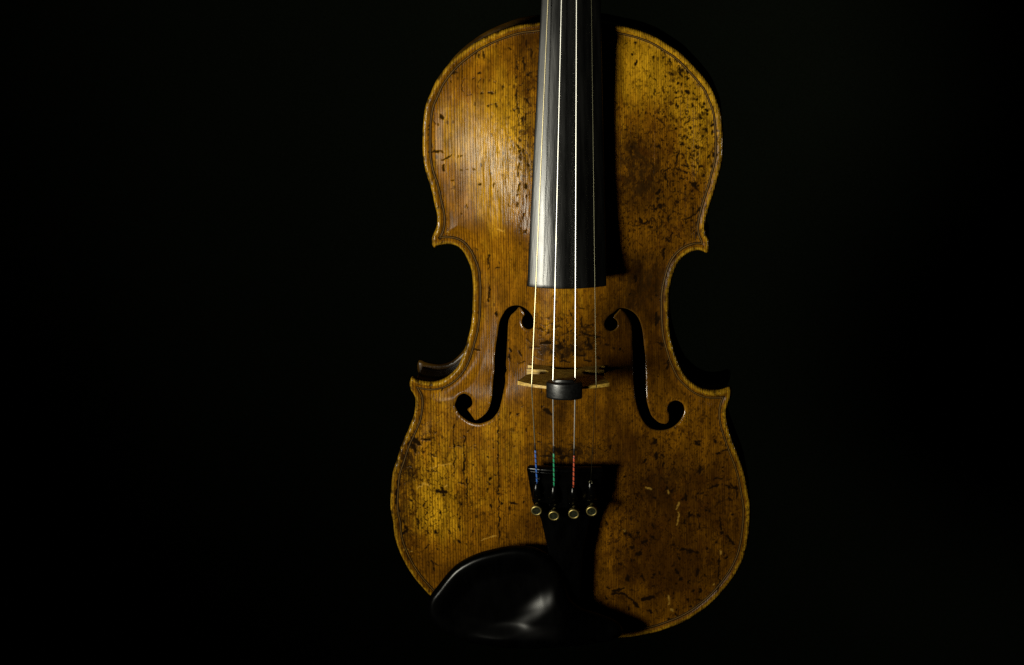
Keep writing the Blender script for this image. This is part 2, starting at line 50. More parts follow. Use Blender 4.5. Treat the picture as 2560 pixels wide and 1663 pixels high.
PALE_MARKS = [(-79.4,103.9,-67.6,107.9,0.4),(-87.4,91.8,-83.9,94.6,0.5),(-83.9,94.6,-80.0,93.6,0.4),(-71.0,94.1,-70.4,95.4,0.5),(-51.4,63.1,-42.6,66.6,0.3),(-96.0,54.4,-95.1,54.0,0.8),(-94.1,53.7,-93.7,53.5,0.7),(-92.0,52.7,-91.5,52.7,0.7),(41.5,98.3,44.7,97.6,0.7),(59.8,87.7,58.4,83.7,0.7),(59.4,81.7,59.4,74.5,0.5),(54.3,95.0,54.6,94.0,0.5),(30.3,72.9,30.4,71.3,0.6),(83.9,58.5,83.9,56.4,0.5),(54.9,30.3,55.1,25.2,0.5),(56.2,21.4,57.6,20.8,0.9),(80.7,36.9,81.2,36.4,0.8),(-39.9,243.4,-35.7,243.5,0.5),(-68.6,240.3,-67.7,240.1,0.6)]
CHIN = [(-78.1,36.8),(-74.8,41.3),(-68.9,49.3),(-63.7,54.8),(-56.7,59.4),(-49.5,62.6),(-42.5,64.6),(-35.4,66.3),(-28.5,67.0),(-21.3,66.4),(-16.7,64.8),(-11.1,61.6),(-6.4,55.4),(-2.6,46.2),(0.3,36.9),(5.9,31.4),(14.3,27.5),(20.4,24.8),(24.7,22.8),(27.9,20.4),(29.5,18.1),(28.7,14.1),(23.8,11.1),(12.6,9.5),(-0.7,8.8),(-18.6,7.2),(-36.6,7.3),(-52.4,9.2),(-66.0,12.8),(-75.0,18.4),(-79.4,25.4),(-79.8,31.9)]
WEAR = [(-51.19,300.28,24.72,38.20,0.42),(-38.20,275.15,20.22,26.97,0.20),(54.80,332.35,29.21,26.97,0.62),(72.25,296.30,15.73,31.46,0.33),(35.84,338.77,13.48,22.47,0.30),(-70.81,100.20,20.22,31.46,0.40),(-77.30,65.73,13.48,13.48,0.15),(-41.54,209.55,15.73,26.97,0.10),(-3.46,198.18,13.48,15.73,0.15),(82.01,128.33,11.24,15.73,0.08),(-63.85,334.03,11.24,8.99,-0.30),(-77.08,310.53,6.74,17.98,-0.20),(-27.51,344.77,13.48,11.24,-0.35),(48.09,192.22,19.10,38.20,-0.66),(36.68,265.06,12.36,24.72,-0.35),(24.50,176.45,13.48,20.22,-0.35),(49.37,94.93,31.46,29.21,-0.42),(47.73,40.63,38.20,29.21,-0.40),(80.81,76.75,20.22,31.46,-0.22),(29.32,122.07,17.98,17.98,-0.25),(-3.54,138.95,20.22,13.48,-0.20),(-68.64,38.86,20.22,13.48,-0.30),(-21.88,70.79,13.48,13.48,-0.20)]
DIRT = [(36.60,273.72,12.36,16.85,0.85),(32.21,290.96,8.99,13.48,0.35),(-4.57,179.02,15.73,6.29,0.95),(-22.05,334.64,4.04,26.97,0.40),(-92.63,108.06,5.62,13.48,0.85),(-96.61,83.94,4.94,26.97,0.50),(49.32,99.67,15.73,13.48,0.50),(28.61,198.33,8.99,8.99,0.40),(39.20,215.41,14.61,15.73,0.70),(-3.60,117.83,21.35,6.29,0.95),(-7.92,145.78,11.24,8.99,0.50),(-22.89,282.40,4.94,33.71,0.35),(-91.29,62.42,5.62,13.48,0.40),(-62.37,129.05,6.74,4.49,0.20),(74.36,296.27,8.99,33.71,0.12)]
RELIEF = [(-33.78,279.72,12.36,35.96,1.00),(-49.09,289.64,15.73,26.97,0.45),(-23.47,176.14,8.99,8.99,0.30),(-25.16,247.78,5.62,20.22,0.70),(-40.62,169.23,6.74,26.97,0.30),(-62.35,131.37,8.99,6.74,0.50)]
# ---------------------------------------------------------------- plan geometry (millimetres)
def spline(P, n=8):
    """closed Catmull-Rom (centripetal-ish) through the points"""
    P = np.asarray(P, float); m = len(P); out = []
    for i in range(m):
        a, b, c, d = P[i-1], P[i], P[(i+1) % m], P[(i+2) % m]
        l = np.hypot(*(c-b)) + 1e-9
        m1 = (c-a)/(np.hypot(*(b-a))+l+1e-9)*l
        m2 = (d-b)/(np.hypot(*(d-c))+l+1e-9)*l
        for t in np.arange(n)/n:
            h = ((2*t**3-3*t*t+1)*b + (t**3-2*t*t+t)*m1 + (-2*t**3+3*t*t)*c + (t**3-t*t)*m2)
            out.append(h)
    return np.array(out)

def resample(P, step):
    Q = np.vstack([P, P[:1]]); s = np.r_[0, np.cumsum(np.hypot(*np.diff(Q, axis=0).T))]
    n = max(8, int(s[-1]/step)); t = np.arange(n)*s[-1]/n
    return np.stack([np.interp(t, s, Q[:, 0]), np.interp(t, s, Q[:, 1])], -1)

def inside(P, poly):
    x, y = P[:, 0], P[:, 1]; r = np.zeros(len(P), bool)
    x0, y0 = poly[:, 0], poly[:, 1]; x1, y1 = np.roll(x0, -1), np.roll(y0, -1)
    for a, b, c, d in zip(x0, y0, x1, y1):
        if b == d: continue
        m = (b > y) != (d > y)
        r[m] ^= x[m] < (c-a)*(y[m]-b)/(d-b)+a
    return r

def nearest(P, poly, chunk=4000):
    """distance and nearest point on a finely sampled closed polyline"""
    A = poly; B = np.roll(poly, -1, 0); D = B-A; L = (D**2).sum(1)+1e-12
    dist = np.empty(len(P)); near = np.empty((len(P), 2))
    for i in range(0, len(P), chunk):
        p = P[i:i+chunk]
        j = ((p[:, None, :]-A[None])**2).sum(2).argmin(1)
        best = None
        for k in (j-1, j):
            t = np.clip(((p-A[k])*D[k]).sum(1)/L[k], 0, 1)
            q = A[k]+D[k]*t[:, None]; e = np.hypot(*(p-q).T)
            if best is None: best, bq = e, q
            else:
                m = e < best; best = np.where(m, e, best); bq = np.where(m[:, None], q, bq)
        dist[i:i+chunk] = best; near[i:i+chunk] = bq
    return dist, near

def sm(a, b, x):
    t = np.clip((x-a)/(b-a), 0, 1); return t*t*(3-2*t)

class Plate:
    """outline, half widths of the arching and the arched height field of a violin plate"""
    def __init__(s, outline, H=15.5):
        s.out = resample(spline(outline, 6), 0.8); s.H = H
        s.y0, s.y1 = s.out[:, 1].min(), s.out[:, 1].max()
        ys = np.arange(s.y0+0.25, s.y1, 1.0); xl = []; xr = []
        A = s.out; B = np.roll(A, -1, 0)
        for y in ys:
            m = (A[:, 1] > y) != (B[:, 1] > y)
            x = A[m, 0]+(B[m, 0]-A[m, 0])*(y-A[m, 1])/(B[m, 1]-A[m, 1])
            xl.append(x[x < 0].max()); xr.append(x[x > 0].min())
        k = np.exp(-0.5*(np.arange(-30, 31)/9.0)**2); k /= k.sum()
        def f(v):
            v = np.array(v); p = np.r_[np.full(30, v[0]), v, np.full(30, v[-1])]
            q = np.convolve(p, k, 'valid')
            e = sm(0, 40, np.minimum(ys-s.y0, s.y1-ys)); return v*(1-e)+q*e
        s.ys, s.xl, s.xr = ys, f(xl), f(xr)
    def arch(s, x, y):
        xl = np.interp(y, s.ys, s.xl)+5.5; xr = np.interp(y, s.ys, s.xr)-5.5
        xc = (xl+xr)/2; w = np.maximum((xr-xl)/2, 6)
        q = np.clip(np.abs(x-xc)/w, 0, 1)**1.12
        t = np.clip((y-s.y0-5)/(s.y1-s.y0-10), 0, 1)
        L = s.H*(1-np.abs(2*t-1)**2.7)
        return L*0.5*(1+np.cos(np.pi*q))
    def bead(s, d):
        z = -1.5+1.9*np.sqrt(np.clip(1-(1-np.clip(d/1.7, 0, 1))**2, 0, 1))
        z = z-1.15*sm(2.0, 5.2, d)+0.75*sm(5.4, 12, d)
        return z
    def z(s, x, y, d=None):
        if d is None: d = nearest(np.stack([x, y], -1), s.out)[0]
        return s.arch(x, y)*sm(2.5, 12.0, d)+s.bead(d)
# ---------------------------------------------------------------- helpers
def mesh_obj(name, verts, faces, mat, parent=None, smooth=True, attrs=None, scale=0.001):
    me = bpy.data.meshes.new(name)
    v = np.asarray(verts, float)*scale
    f = faces if isinstance(faces, list) else faces.tolist()
    me.from_pydata(v.tolist(), [], f)
    mats = mat if isinstance(mat, (list, tuple)) else [mat]
    for q in mats: me.materials.append(q)
    if smooth: me.polygons.foreach_set('use_smooth', [True]*len(me.polygons))
    for k, a in (attrs or {}).items():
        at = me.attributes.new(k, 'FLOAT', 'POINT'); at.data.foreach_set('value', np.asarray(a, np.float32))
    me.update()
    o = bpy.data.objects.new(name, me); C.objects.link(o)
    if parent: o.parent = parent
    return o

def bm_obj(name, bm, mat, parent=None, smooth=True, bevel=0, seg=2, angle=40):
    bmesh.ops.recalc_face_normals(bm, faces=bm.faces)
    if bevel:
        es = [e for e in bm.edges if len(e.link_faces) == 2 and e.calc_face_angle() > math.radians(angle)]
        bmesh.ops.bevel(bm, geom=es, offset=bevel, segments=seg, profile=0.5, affect='EDGES', clamp_overlap=True)
    bmesh.ops.scale(bm, vec=(0.001,)*3, verts=bm.verts)
    me = bpy.data.meshes.new(name); bm.to_mesh(me); bm.free()
    for q in (mat if isinstance(mat, (list, tuple)) else [mat]): me.materials.append(q)
    if smooth: me.polygons.foreach_set('use_smooth', [True]*len(me.polygons))
    o = bpy.data.objects.new(name, me); C.objects.link(o)
    if parent: o.parent = parent
    return o

def loft(bm, rings, cap=True, mi=0):
    R = [[bm.verts.new(p) for p in r] for r in rings]
    n = len(R[0])
    for a, b in zip(R, R[1:]):
        for i in range(n):
            f = bm.faces.new((a[i], a[(i+1) % n], b[(i+1) % n], b[i])); f.material_index = mi
    if cap:
        bm.faces.new(R[0][::-1]).material_index = mi; bm.faces.new(R[-1]).material_index = mi
    return R

def tube(bm, pts, rad, n=10, mi=0):
    pts = [Vector(p) for p in pts]; rings = []
    rad = rad if isinstance(rad, (list, tuple)) else [rad]*len(pts)
    for i, p in enumerate(pts):
        t = (pts[min(i+1, len(pts)-1)]-pts[max(i-1, 0)]).normalized()
        a = t.cross(Vector((1, 0, 0))) if abs(t.x) < 0.9 else t.cross(Vector((0, 1, 0)))
        a.normalize(); b = t.cross(a)
        rings.append([p+(a*math.cos(k*2*math.pi/n)+b*math.sin(k*2*math.pi/n))*rad[i] for k in range(n)])
    loft(bm, rings, True, mi)

_rng = np.random.RandomState(11)
_NT = _rng.rand(256, 256)
def vnoise(x, y, s, o=0):
    x = x/s+37.3*o+100; y = y/s+91.7*o+100
    i = np.floor(x).astype(int); j = np.floor(y).astype(int); u = x-i; v = y-j
    u = u*u*(3-2*u); v = v*v*(3-2*v)
    g = lambda a, b: _NT[a % 256, b % 256]
    return (g(i, j)*(1-u)+g(i+1, j)*u)*(1-v)+(g(i, j+1)*(1-u)+g(i+1, j+1)*u)*v

# ---------------------------------------------------------------- materials
class NT:
    def __init__(s, name):
        s.m = bpy.data.materials.new(name); s.m.use_nodes = True; s.t = s.m.node_tree
        s.b = s.t.nodes['Principled BSDF']
    def n(s, typ, **kw):
        q = s.t.nodes.new(typ)
        for k, v in kw.items(): setattr(q, k, v)
        return q
    def put(s, sock, v):
        if isinstance(v, bpy.types.NodeSocket): s.t.links.new(v, sock)
        elif v is not None:
            if hasattr(sock.default_value, '__len__') and len(sock.default_value) == 4 and len(v) == 3: v = (*v, 1)
            sock.default_value = v
    def math(s, op, a, b=None, c=None, clamp=False):
        q = s.n('ShaderNodeMath', operation=op, use_clamp=clamp)
        for i, v in enumerate((a, b, c)):
            if v is not None: s.put(q.inputs[i], v)
        return q.outputs[0]
    def attr(s, name): return s.n('ShaderNodeAttribute', attribute_name=name).outputs['Fac']
    def mr(s, v, a, b, c=0., d=1., smooth=True):
        q = s.n('ShaderNodeMapRange', interpolation_type='SMOOTHSTEP' if smooth else 'LINEAR')
        for i, w in enumerate((v, a, b, c, d)): s.put(q.inputs[i], w)
        return q.outputs[0]
    def mix(s, f, a, b, mode='MIX'):
        q = s.n('ShaderNodeMix', data_type='RGBA', blend_type=mode)
        s.put(q.inputs[0], f); s.put(q.inputs[6], a); s.put(q.inputs[7], b); return q.outputs[2]
    def coord(s, scale=(1, 1, 1)):
        c = s.n('ShaderNodeTexCoord').outputs['Object']
        m = s.n('ShaderNodeMapping'); m.inputs['Scale'].default_value = scale
        s.t.links.new(c, m.inputs[0]); return m.outputs[0]
    def noise(s, scale, co=(1, 1, 1), detail=3., rough=0.55, dist=0.):
        q = s.n('ShaderNodeTexNoise'); s.t.links.new(s.coord(co), q.inputs['Vector'])
        q.inputs['Scale'].default_value = scale; q.inputs['Detail'].default_value = detail
        q.inputs['Roughness'].default_value = rough; q.inputs['Distortion'].default_value = dist
        return q.outputs[0]
    def bump(s, h, dist, strength=1., normal=None):
        q = s.n('ShaderNodeBump'); s.put(q.inputs['Height'], h)
        q.inputs['Distance'].default_value = dist; q.inputs['Strength'].default_value = strength
        if normal is not None: s.t.links.new(normal, q.inputs['Normal'])
        return q.outputs[0]
    def set(s, **kw):
        for k, v in kw.items(): s.put(s.b.inputs[k.replace('_', ' ')], v)
        return s.m

def mat_spruce():
    s = NT('worn_varnished_spruce')
    ph = s.math('ADD', s.attr('phase'), s.math('MULTIPLY', s.noise(25, (1, 0.12, 1), 2), 1.1))
    ph = s.math('ADD', ph, s.math('MULTIPLY', s.noise(190, (1, 0.012, 1), 2), 1.3))
    ring = s.math('FLOOR', ph); fr = s.math('FRACT', ph)
    wn = s.n('ShaderNodeTexWhiteNoise', noise_dimensions='1D'); s.put(wn.inputs['W'], ring); rnd = wn.outputs['Value']
    g = s.math('MULTIPLY', s.mr(fr, 0.38, 0.86), s.mr(fr, 0.88, 1.0, 1., 0.))
    g = s.math('MULTIPLY', g, s.mr(rnd, 0, 1, 0.6, 1.0, False))
    g = s.math('MULTIPLY', g, s.mr(s.noise(140, (1, 0.05, 1), 2), 0.3, 0.7, 0.7, 1.))
    big = s.noise(28, (1, 0.8, 1), 5, 0.6)
    fine = s.noise(420, (1, 0.22, 1), 4, 0.65)
    w = s.math('ADD', s.attr('wear'), s.mr(big, 0.3, 0.7, -0.22, 0.22, False))
    w = s.math('ADD', w, s.mr(fine, 0.3, 0.7, -0.14, 0.14, False), clamp=True)
    rp = s.n('ShaderNodeValToRGB'); s.put(rp.inputs[0], w); cr = rp.color_ramp
    cr.elements[0].color = (0.050, 0.0185, 0.0010, 1); cr.elements[1].color = (0.47, 0.245, 0.0075, 1)
    e_ = cr.elements.new(0.5); e_.color = (0.212, 0.085, 0.0024, 1)
    col = rp.outputs[0]
    col = s.mix(s.mr(rnd, 0, 1, 0.0, 0.16, False), col, (0.10, 0.036, 0.003))
    col = s.mix(s.math('MULTIPLY', g, 0.97), col, (0.018, 0.0055, 0.0005))
    # bare wood along the rubbed edge
    e = s.math('MULTIPLY', s.attr('edge'), s.mr(s.noise(420, (1, 1, 1), 4, 0.7), 0.34, 0.58, 0.55, 1.0))
    col = s.mix(s.math('MULTIPLY', e, 0.8), col, s.mix(g, (0.40, 0.225, 0.011), (0.17, 0.078, 0.004)))
    # grime rubbed into the varnish, broken up into specks
    sp = s.mr(s.noise(330, (1, 0.55, 1), 4, 0.7, 0.6), 0.66, 0.40, 0., 1.)
    d = s.math('MULTIPLY', s.attr('dirt'), s.math('ADD', s.math('MULTIPLY', sp, 0.9), 0.25), clamp=True)
    col = s.mix(d, col, (0.020, 0.009, 0.0018))
    # tiny nicks everywhere
    v = s.n('ShaderNodeTexVoronoi', feature='F1'); s.t.links.new(s.coord((1, 0.6, 1)), v.inputs['Vector'])
    v.inputs['Scale'].default_value = 330; v.inputs['Randomness'].default_value = 1
    sep = s.n('ShaderNodeSeparateColor'); s.t.links.new(v.outputs['Color'], sep.inputs[0])
    nick = s.math('MULTIPLY', s.mr(v.outputs['Distance'], 0.17, 0.30, 1., 0.), s.mr(sep.outputs[0], 0.86, 0.90))
    col = s.mix(s.math('MULTIPLY', nick, 0.7), col, (0.03, 0.012, 0.002))
    fk = s.attr('fleck')
    a1 = s.mr(s.noise(300, (1, 0.7, 1), 4, 0.65, 1.4), 0.55, 0.61)
    a2 = s.mr(s.noise(800, (1, 0.6, 1), 3, 0.6, 0.8), 0.53, 0.62)
    zone = s.mr(s.noise(45, (1, 1, 1), 3), 0.40, 0.62, 0.15, 1.0)
    a1 = s.math('MULTIPLY', s.math('MULTIPLY', a1, fk), s.math('MULTIPLY', zone, 0.85))
    a2 = s.math('MULTIPLY', s.math('MULTIPLY', a2, s.math('ADD', fk, 0.25)), 0.75)
    a3 = s.math('MULTIPLY', s.mr(s.noise(95, (1, 0.8, 1), 6, 0.7, 1.0), 0.52, 0.64), s.math('MULTIPLY', fk, 0.75))
    col = s.mix(a3, col, (0.045, 0.015, 0.0012))
    col = s.mix(a2, col, (0.022, 0.008, 0.0010))
    col = s.mix(a1, col, (0.012, 0.005, 0.0010))
    mot = s.mr(s.noise(160, (1, 0.35, 1), 5, 0.7), 0.30, 0.70, 0.50, 1.22, False)
    hs = s.n('ShaderNodeHueSaturation'); s.put(hs.inputs['Value'], mot); s.put(hs.inputs['Color'], col); col = hs.outputs[0]
    dk = s.attr('dark'); pa = s.attr('pale')
    col = s.mix(pa, col, (0.52, 0.30, 0.045))
    col = s.mix(dk, col, (0.007, 0.0035, 0.0012))
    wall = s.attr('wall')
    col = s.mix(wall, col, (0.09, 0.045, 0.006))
    # relief
    rl = s.attr('relief')
    lumps = s.noise(400, (1, 0.10, 1), 2, 0.55, 0.5)
    h = s.math('MULTIPLY', s.math('MULTIPLY', lumps, rl), 1.25)
    h = s.math('ADD', h, s.math('MULTIPLY', g, -0.10))
    h = s.math('ADD', h, s.math('MULTIPLY', fine, 0.13))
    h = s.math('ADD', h, s.math('MULTIPLY', dk, -0.22))
    h = s.math('ADD', h, s.math('MULTIPLY', s.math('MULTIPLY', s.attr('edge'), s.noise(520, (1, 0.7, 1), 2)), 0.45))
    h = s.math('ADD', h, s.math('MULTIPLY', s.math('MULTIPLY', s.attr('edge'), g), -0.35))
    nrm = s.bump(h, 0.00055, 0.8)
    ro = s.math('ADD', 0.15, s.math('MULTIPLY', big, 0.12))
    ro = s.math('ADD', ro, s.math('MULTIPLY', dk, 0.2))
    rim = s.attr('rim')
    sp_ = s.math('ADD', s.mr(dk, 0, 0.7, 0.017, 0.0), s.math('MULTIPLY', rim, 0.5))
    sp_ = s.math('ADD', sp_, s.math('MULTIPLY', s.math('MULTIPLY', rl, 0.026), s.math('SUBTRACT', 1.0, dk, clamp=True)))
    ro = s.math('SUBTRACT', ro, s.math('MULTIPLY', rim, 0.10))
    ro = s.math('SUBTRACT', ro, s.math('MULTIPLY', rl, 0.06))
    return s.set(Base_Color=col, Roughness=ro, Normal=nrm, Specular_IOR_Level=sp_)

def mat_maple(name, c1, c2, rough):
    s = NT(name)
    f = s.mr(s.noise(120, (0.25, 1, 1), 3), 0.3, 0.7)
    col = s.mix(f, c1, c2)
    col = s.mix(s.mr(s.noise(60, (1, 1, 1), 4), 0.55, 0.72, 0, 0.7), col, (0.01, 0.005, 0.002))
    return s.set(Base_Color=col, Roughness=rough, Specular_IOR_Level=0.12, Normal=s.bump(s.noise(500, (1, 1, 1), 3), 0.0002, 0.5))

def mat_black(name, rough, base=0.004, gs=300, gy=0.06, bump=0.00012, spec=0.5, var=0.1, tint=(1, 1, 1)):
    s = NT(name)
    f = s.noise(gs, (1, gy, 1), 4, 0.6)
    col = s.mix(s.mr(f, 0.35, 0.7), tuple(base*0.5*t for t in tint), tuple(base*1.6*t for t in tint))
    ro = s.mr(s.noise(gs*0.3, (1, gy*1.5, 1), 3), 0.3, 0.7, rough-var, rough+var, False)
    return s.set(Base_Color=col, Roughness=ro, Specular_IOR_Level=spec, Normal=s.bump(f, bump, 0.6))

def mat_metal(name, col, rough, wind=0):
    s = NT(name)
    n = None
    if wind:
        w = s.n('ShaderNodeTexWave', wave_type='BANDS', bands_direction='Y'); s.t.links.new(s.coord(), w.inputs[0])
        w.inputs['Scale'].default_value = wind; w.inputs['Distortion'].default_value = 0.4
        n = s.bump(w.outputs[1], 0.00004, 0.5)
    v = s.mr(s.noise(900, (1, 0.1, 1), 2), 0.3, 0.7, 0.75, 1.0)
    c = s.mix(v, tuple(x*0.6 for x in col), col)
    return s.set(Base_Color=c, Metallic=1.0, Roughness=rough, Normal=n)

def mat_silk(name, col):
    s = NT(name)
    sx = s.n('ShaderNodeSeparateXYZ'); s.t.links.new(s.coord(), sx.inputs[0])
    y = s.math('ADD', s.math('MULTIPLY', sx.outputs[1], 330), s.math('MULTIPLY', sx.outputs[0], 260))
    f = s.math('FRACT', y)
    b = s.math('MULTIPLY', s.mr(f, 0.0, 0.10), s.mr(f, 0.74, 0.84, 1., 0.))
    c = s.mix(b, (0.008, 0.008, 0.010), col)
    return s.set(Base_Color=c, Roughness=0.55, Normal=s.bump(s.noise(3000, (1, 1, 1), 2), 0.0001, 0.6))

M = {}
M['spruce'] = mat_spruce()
M['maple'] = mat_maple('dark_varnished_maple', (0.005, 0.002, 0.0008), (0.012, 0.005, 0.0012), 0.30)
M['back'] = mat_maple('worn_maple_back', (0.010, 0.0045, 0.0005), (0.045, 0.022, 0.002), 0.28)
M['purf_dark'] = mat_black('purfling_black', 0.6, 0.006, 600, 1.0, 0.00003, 0.05, 0.1, (1, 0.6, 0.25))
s_ = NT('purfling_pale_strip')
M['purf_pale'] = s_.set(Base_Color=s_.mix(s_.noise(220, (1, 1, 1), 3), (0.03, 0.013, 0.0012), (0.14, 0.070, 0.006)), Roughness=0.6, Specular_IOR_Level=0.15)
M['ebony'] = mat_black('worn_ebony', 0.28, 0.0016, 420, 0.035, 0.00016, 0.40, 0.09, (1, 1.0, 0.92))
M['gloss'] = mat_black('polished_ebony', 0.22, 0.0004, 200, 0.3, 0.00001, 0.095, 0.02)
M['tail'] = mat_black('black_tailpiece', 0.20, 0.0006, 200, 0.3, 0.00001, 0.11, 0.02)
M['rubber'] = mat_black('black_rubber', 0.34, 0.0022, 900, 1.0, 0.00008, 0.5, 0.05)
s_ = NT('bridge_maple')
f_ = s_.mr(s_.noise(900, (0.3, 1, 1), 3), 0.35, 0.7)
M['bridge'] = s_.set(Base_Color=s_.mix(f_, (0.20, 0.115, 0.012), (0.45, 0.29, 0.045)), Roughness=0.5, Normal=s_.bump(f_, 0.0001, 0.5))
M['steel'] = mat_metal('wound_string_silver', (0.90, 0.89, 0.82), 0.44, 0)
M['brass_string'] = mat_metal('wound_string_yellowed', (0.62, 0.54, 0.32), 0.40, 0)
M['e_steel'] = mat_metal('plain_steel_string', (0.11, 0.105, 0.065), 0.38, 0)
M['brass'] = mat_metal('tarnished_brass', (0.34, 0.27, 0.09), 0.45, 0)
M['knob_face'] = mat_black('tarnished_knob_face', 0.45, 0.011, 900, 1, 0.00003, 0.1, 0.05, (0.9, 1.0, 0.5))
M['blue'] = mat_silk('blue_silk', (0.02, 0.085, 0.33)); M['green'] = mat_silk('green_silk', (0.008, 0.21, 0.09)); M['red'] = mat_silk('red_silk', (0.36, 0.055, 0.02))
M['dull'] = mat_black('dark_silk', 0.6, 0.006, 900, 1, 0.00004, 0.3)
s_ = NT('shade_black_inner_wood')
M['inner'] = s_.set(Base_Color=s_.mix(s_.noise(60, (1, 0.2, 1), 3), (0.0016, 0.0009, 0.0003), (0.004, 0.0022, 0.0008)), Roughness=0.9, Specular_IOR_Level=0.0)  # inner wood coloured near black: the hollow body's shade is painted in
s_ = NT('black_cloth')
cw = s_.noise(700, (1, 1, 1), 2)
M['cloth'] = s_.set(Base_Color=s_.mix(cw, (0.0026, 0.0034, 0.0022), (0.006, 0.008, 0.005)), Roughness=0.95, Specular_IOR_Level=0.0, Normal=s_.bump(cw, 0.0005, 0.4))

# ---------------------------------------------------------------- background cloth
def backdrop():
    xs = np.linspace(-1.5, 1.5, 181); zs = np.linspace(-0.9, 1.3, 45)
    X, Zz = np.meshgrid(xs, zs)
    rnd = np.random.RandomState(4)
    Yv = np.full_like(X, 0.62)
    for k in range(9):
        a, f, p, t = rnd.uniform(0.006, 0.022), rnd.uniform(6, 26), rnd.uniform(0, 6.28), rnd.uniform(-0.8, 0.8)
        Yv += a*np.sin(X*f+p+t*np.sin(Zz*1.7+p))
    v = np.stack([X, Yv, Zz], -1).reshape(-1, 3)
    nx = len(xs); f = []
    for j in range(len(zs)-1):
        for i in range(nx-1):
            a = j*nx+i; f.append((a, a+1, a+nx+1, a+nx))
    o = mesh_obj('backdrop', v, f, M['cloth'], scale=1)
    o['kind'] = 'structure'; o['label'] = 'black cloth hanging in soft folds behind the violin'
backdrop()

# ---------------------------------------------------------------- violin
violin = bpy.data.objects.new('violin', None); C.objects.link(violin)
violin.rotation_euler = (math.radians(90), 0, 0)
violin['label'] = 'old worn golden brown violin with black chin rest and scarred varnish, hanging upright'
violin['category'] = 'violin'
V = violin

top = Plate(OUTLINE)
FH = [resample(spline(p, 6), 0.35) for p in (F_LEFT, F_RIGHT)]

def grid_plate(pl, holes, step):
    x0, x1 = pl.out[:, 0].min()-1, pl.out[:, 0].max()+1
    nx = int((x1-x0)/step)+2; ny = int((pl.y1-pl.y0+2)/step)+2
    gx = x0+np.arange(nx)*step; gy = pl.y0-1+np.arange(ny)*step
    cx, cy = np.meshgrid(gx[:-1]+step/2, gy[:-1]+step/2)
    cp = np.stack([cx.ravel(), cy.ravel()], -1)
    keep = inside(cp, pl.out)
    for h in holes:
        b = (cp[:, 0] > h[:, 0].min()) & (cp[:, 0] < h[:, 0].max()) & (cp[:, 1] > h[:, 1].min()) & (cp[:, 1] < h[:, 1].max())
        i = np.where(b)[0]; keep[i[inside(cp[i], h)]] = False
    K = keep.reshape(ny-1, nx-1)
    cnt = np.zeros((ny, nx), int)
    cnt[:-1, :-1] += K; cnt[:-1, 1:] += K; cnt[1:, :-1] += K; cnt[1:, 1:] += K
    used = cnt > 0
    vid = -np.ones((ny, nx), int); vid[used] = np.arange(used.sum())
    vx, vy = np.meshgrid(gx, gy); P = np.stack([vx[used], vy[used]], -1)
    bnd = (cnt[used] < 4)
    jj, ii = np.where(K)
    F = np.stack([vid[jj, ii], vid[jj, ii+1], vid[jj+1, ii+1], vid[jj+1, ii]], -1)
    # snap the stepped rim on to the true curves
    bi = np.where(bnd)[0]; bp = P[bi]
    best, q = nearest(bp, pl.out); onhole = np.zeros(len(bi), int)
    for k, h in enumerate(holes):
        e, r = nearest(bp, h); m_ = e < best
        best = np.where(m_, e, best); q[m_] = r[m_]; onhole[m_] = k+1
    P[bi] = q
    hole_of = np.zeros(len(P), int); hole_of[bi] = onhole
    # rim edges, directed so that the wall faces outwards
    Kp = np.pad(K, 1); E = []
    for dj, di, a, b in ((-1, 0, (0, 0), (0, 1)), (0, 1, (0, 1), (1, 1)), (1, 0, (1, 1), (1, 0)), (0, -1, (1, 0), (0, 0))):
        m_ = K & ~Kp[1+dj:1+dj+K.shape[0], 1+di:1+di+K.shape[1]]
        j, i = np.where(m_); E.append(np.stack([vid[j+a[0], i+a[1]], vid[j+b[0], i+b[1]]], -1))
    return P, F, bnd, hole_of, np.vstack(E)

def gauss(P, lst, base=0.):
    v = np.full(len(P), float(base))
    for x, y, rx, ry, a in lst:
        v += a*np.exp(-((P[:, 0]-x)/rx)**2-((P[:, 1]-y)/ry)**2)
    return v

def strokes(P, marks, rough=0.45):
    v = np.zeros(len(P)); P0 = P
    P = P+np.stack([vnoise(P[:, 0], P[:, 1], 1.1, 11)-0.5, vnoise(P[:, 0], P[:, 1], 1.1, 12)-0.5], -1)*1.0
    P = P+np.stack([vnoise(P0[:, 0], P0[:, 1], 3.0, 13)-0.5, vnoise(P0[:, 0], P0[:, 1], 3.0, 14)-0.5], -1)*1.3
    n1 = vnoise(P[:, 0], P[:, 1], 0.9, 1)-0.5; n2 = vnoise(P[:, 0], P[:, 1], 2.2, 2)-0.5
    for r in marks:
        x0, y0, x1, y1, w = r[:5]; s = r[5] if len(r) > 5 else 1.
        pad = w+0.8
        i = np.where((P[:, 0] > min(x0, x1)-pad) & (P[:, 0] < max(x0, x1)+pad) & (P[:, 1] > min(y0, y1)-pad) & (P[:, 1] < max(y0, y1)+pad))[0]
        if not len(i): continue
        d = np.array((x1-x0, y1-y0)); L2 = d@d+1e-6
        q = P[i]-(x0, y0); t = np.clip((q@d)/L2, 0, 1)
        e = np.hypot(*(q-t[:, None]*d).T)+n1[i]*rough*min(w, 1.2)+n2[i]*rough*0.5*min(w, 2)
        hw = w/2*(1.1-0.45*np.abs(2*t-1))*(0.7+0.6*vnoise(P[i][:, 0], P[i][:, 1], 1.8, 15))
        v[i] = np.maximum(v[i], s*(1-sm(hw*0.8, hw*1.1+0.28, e)))
    return v

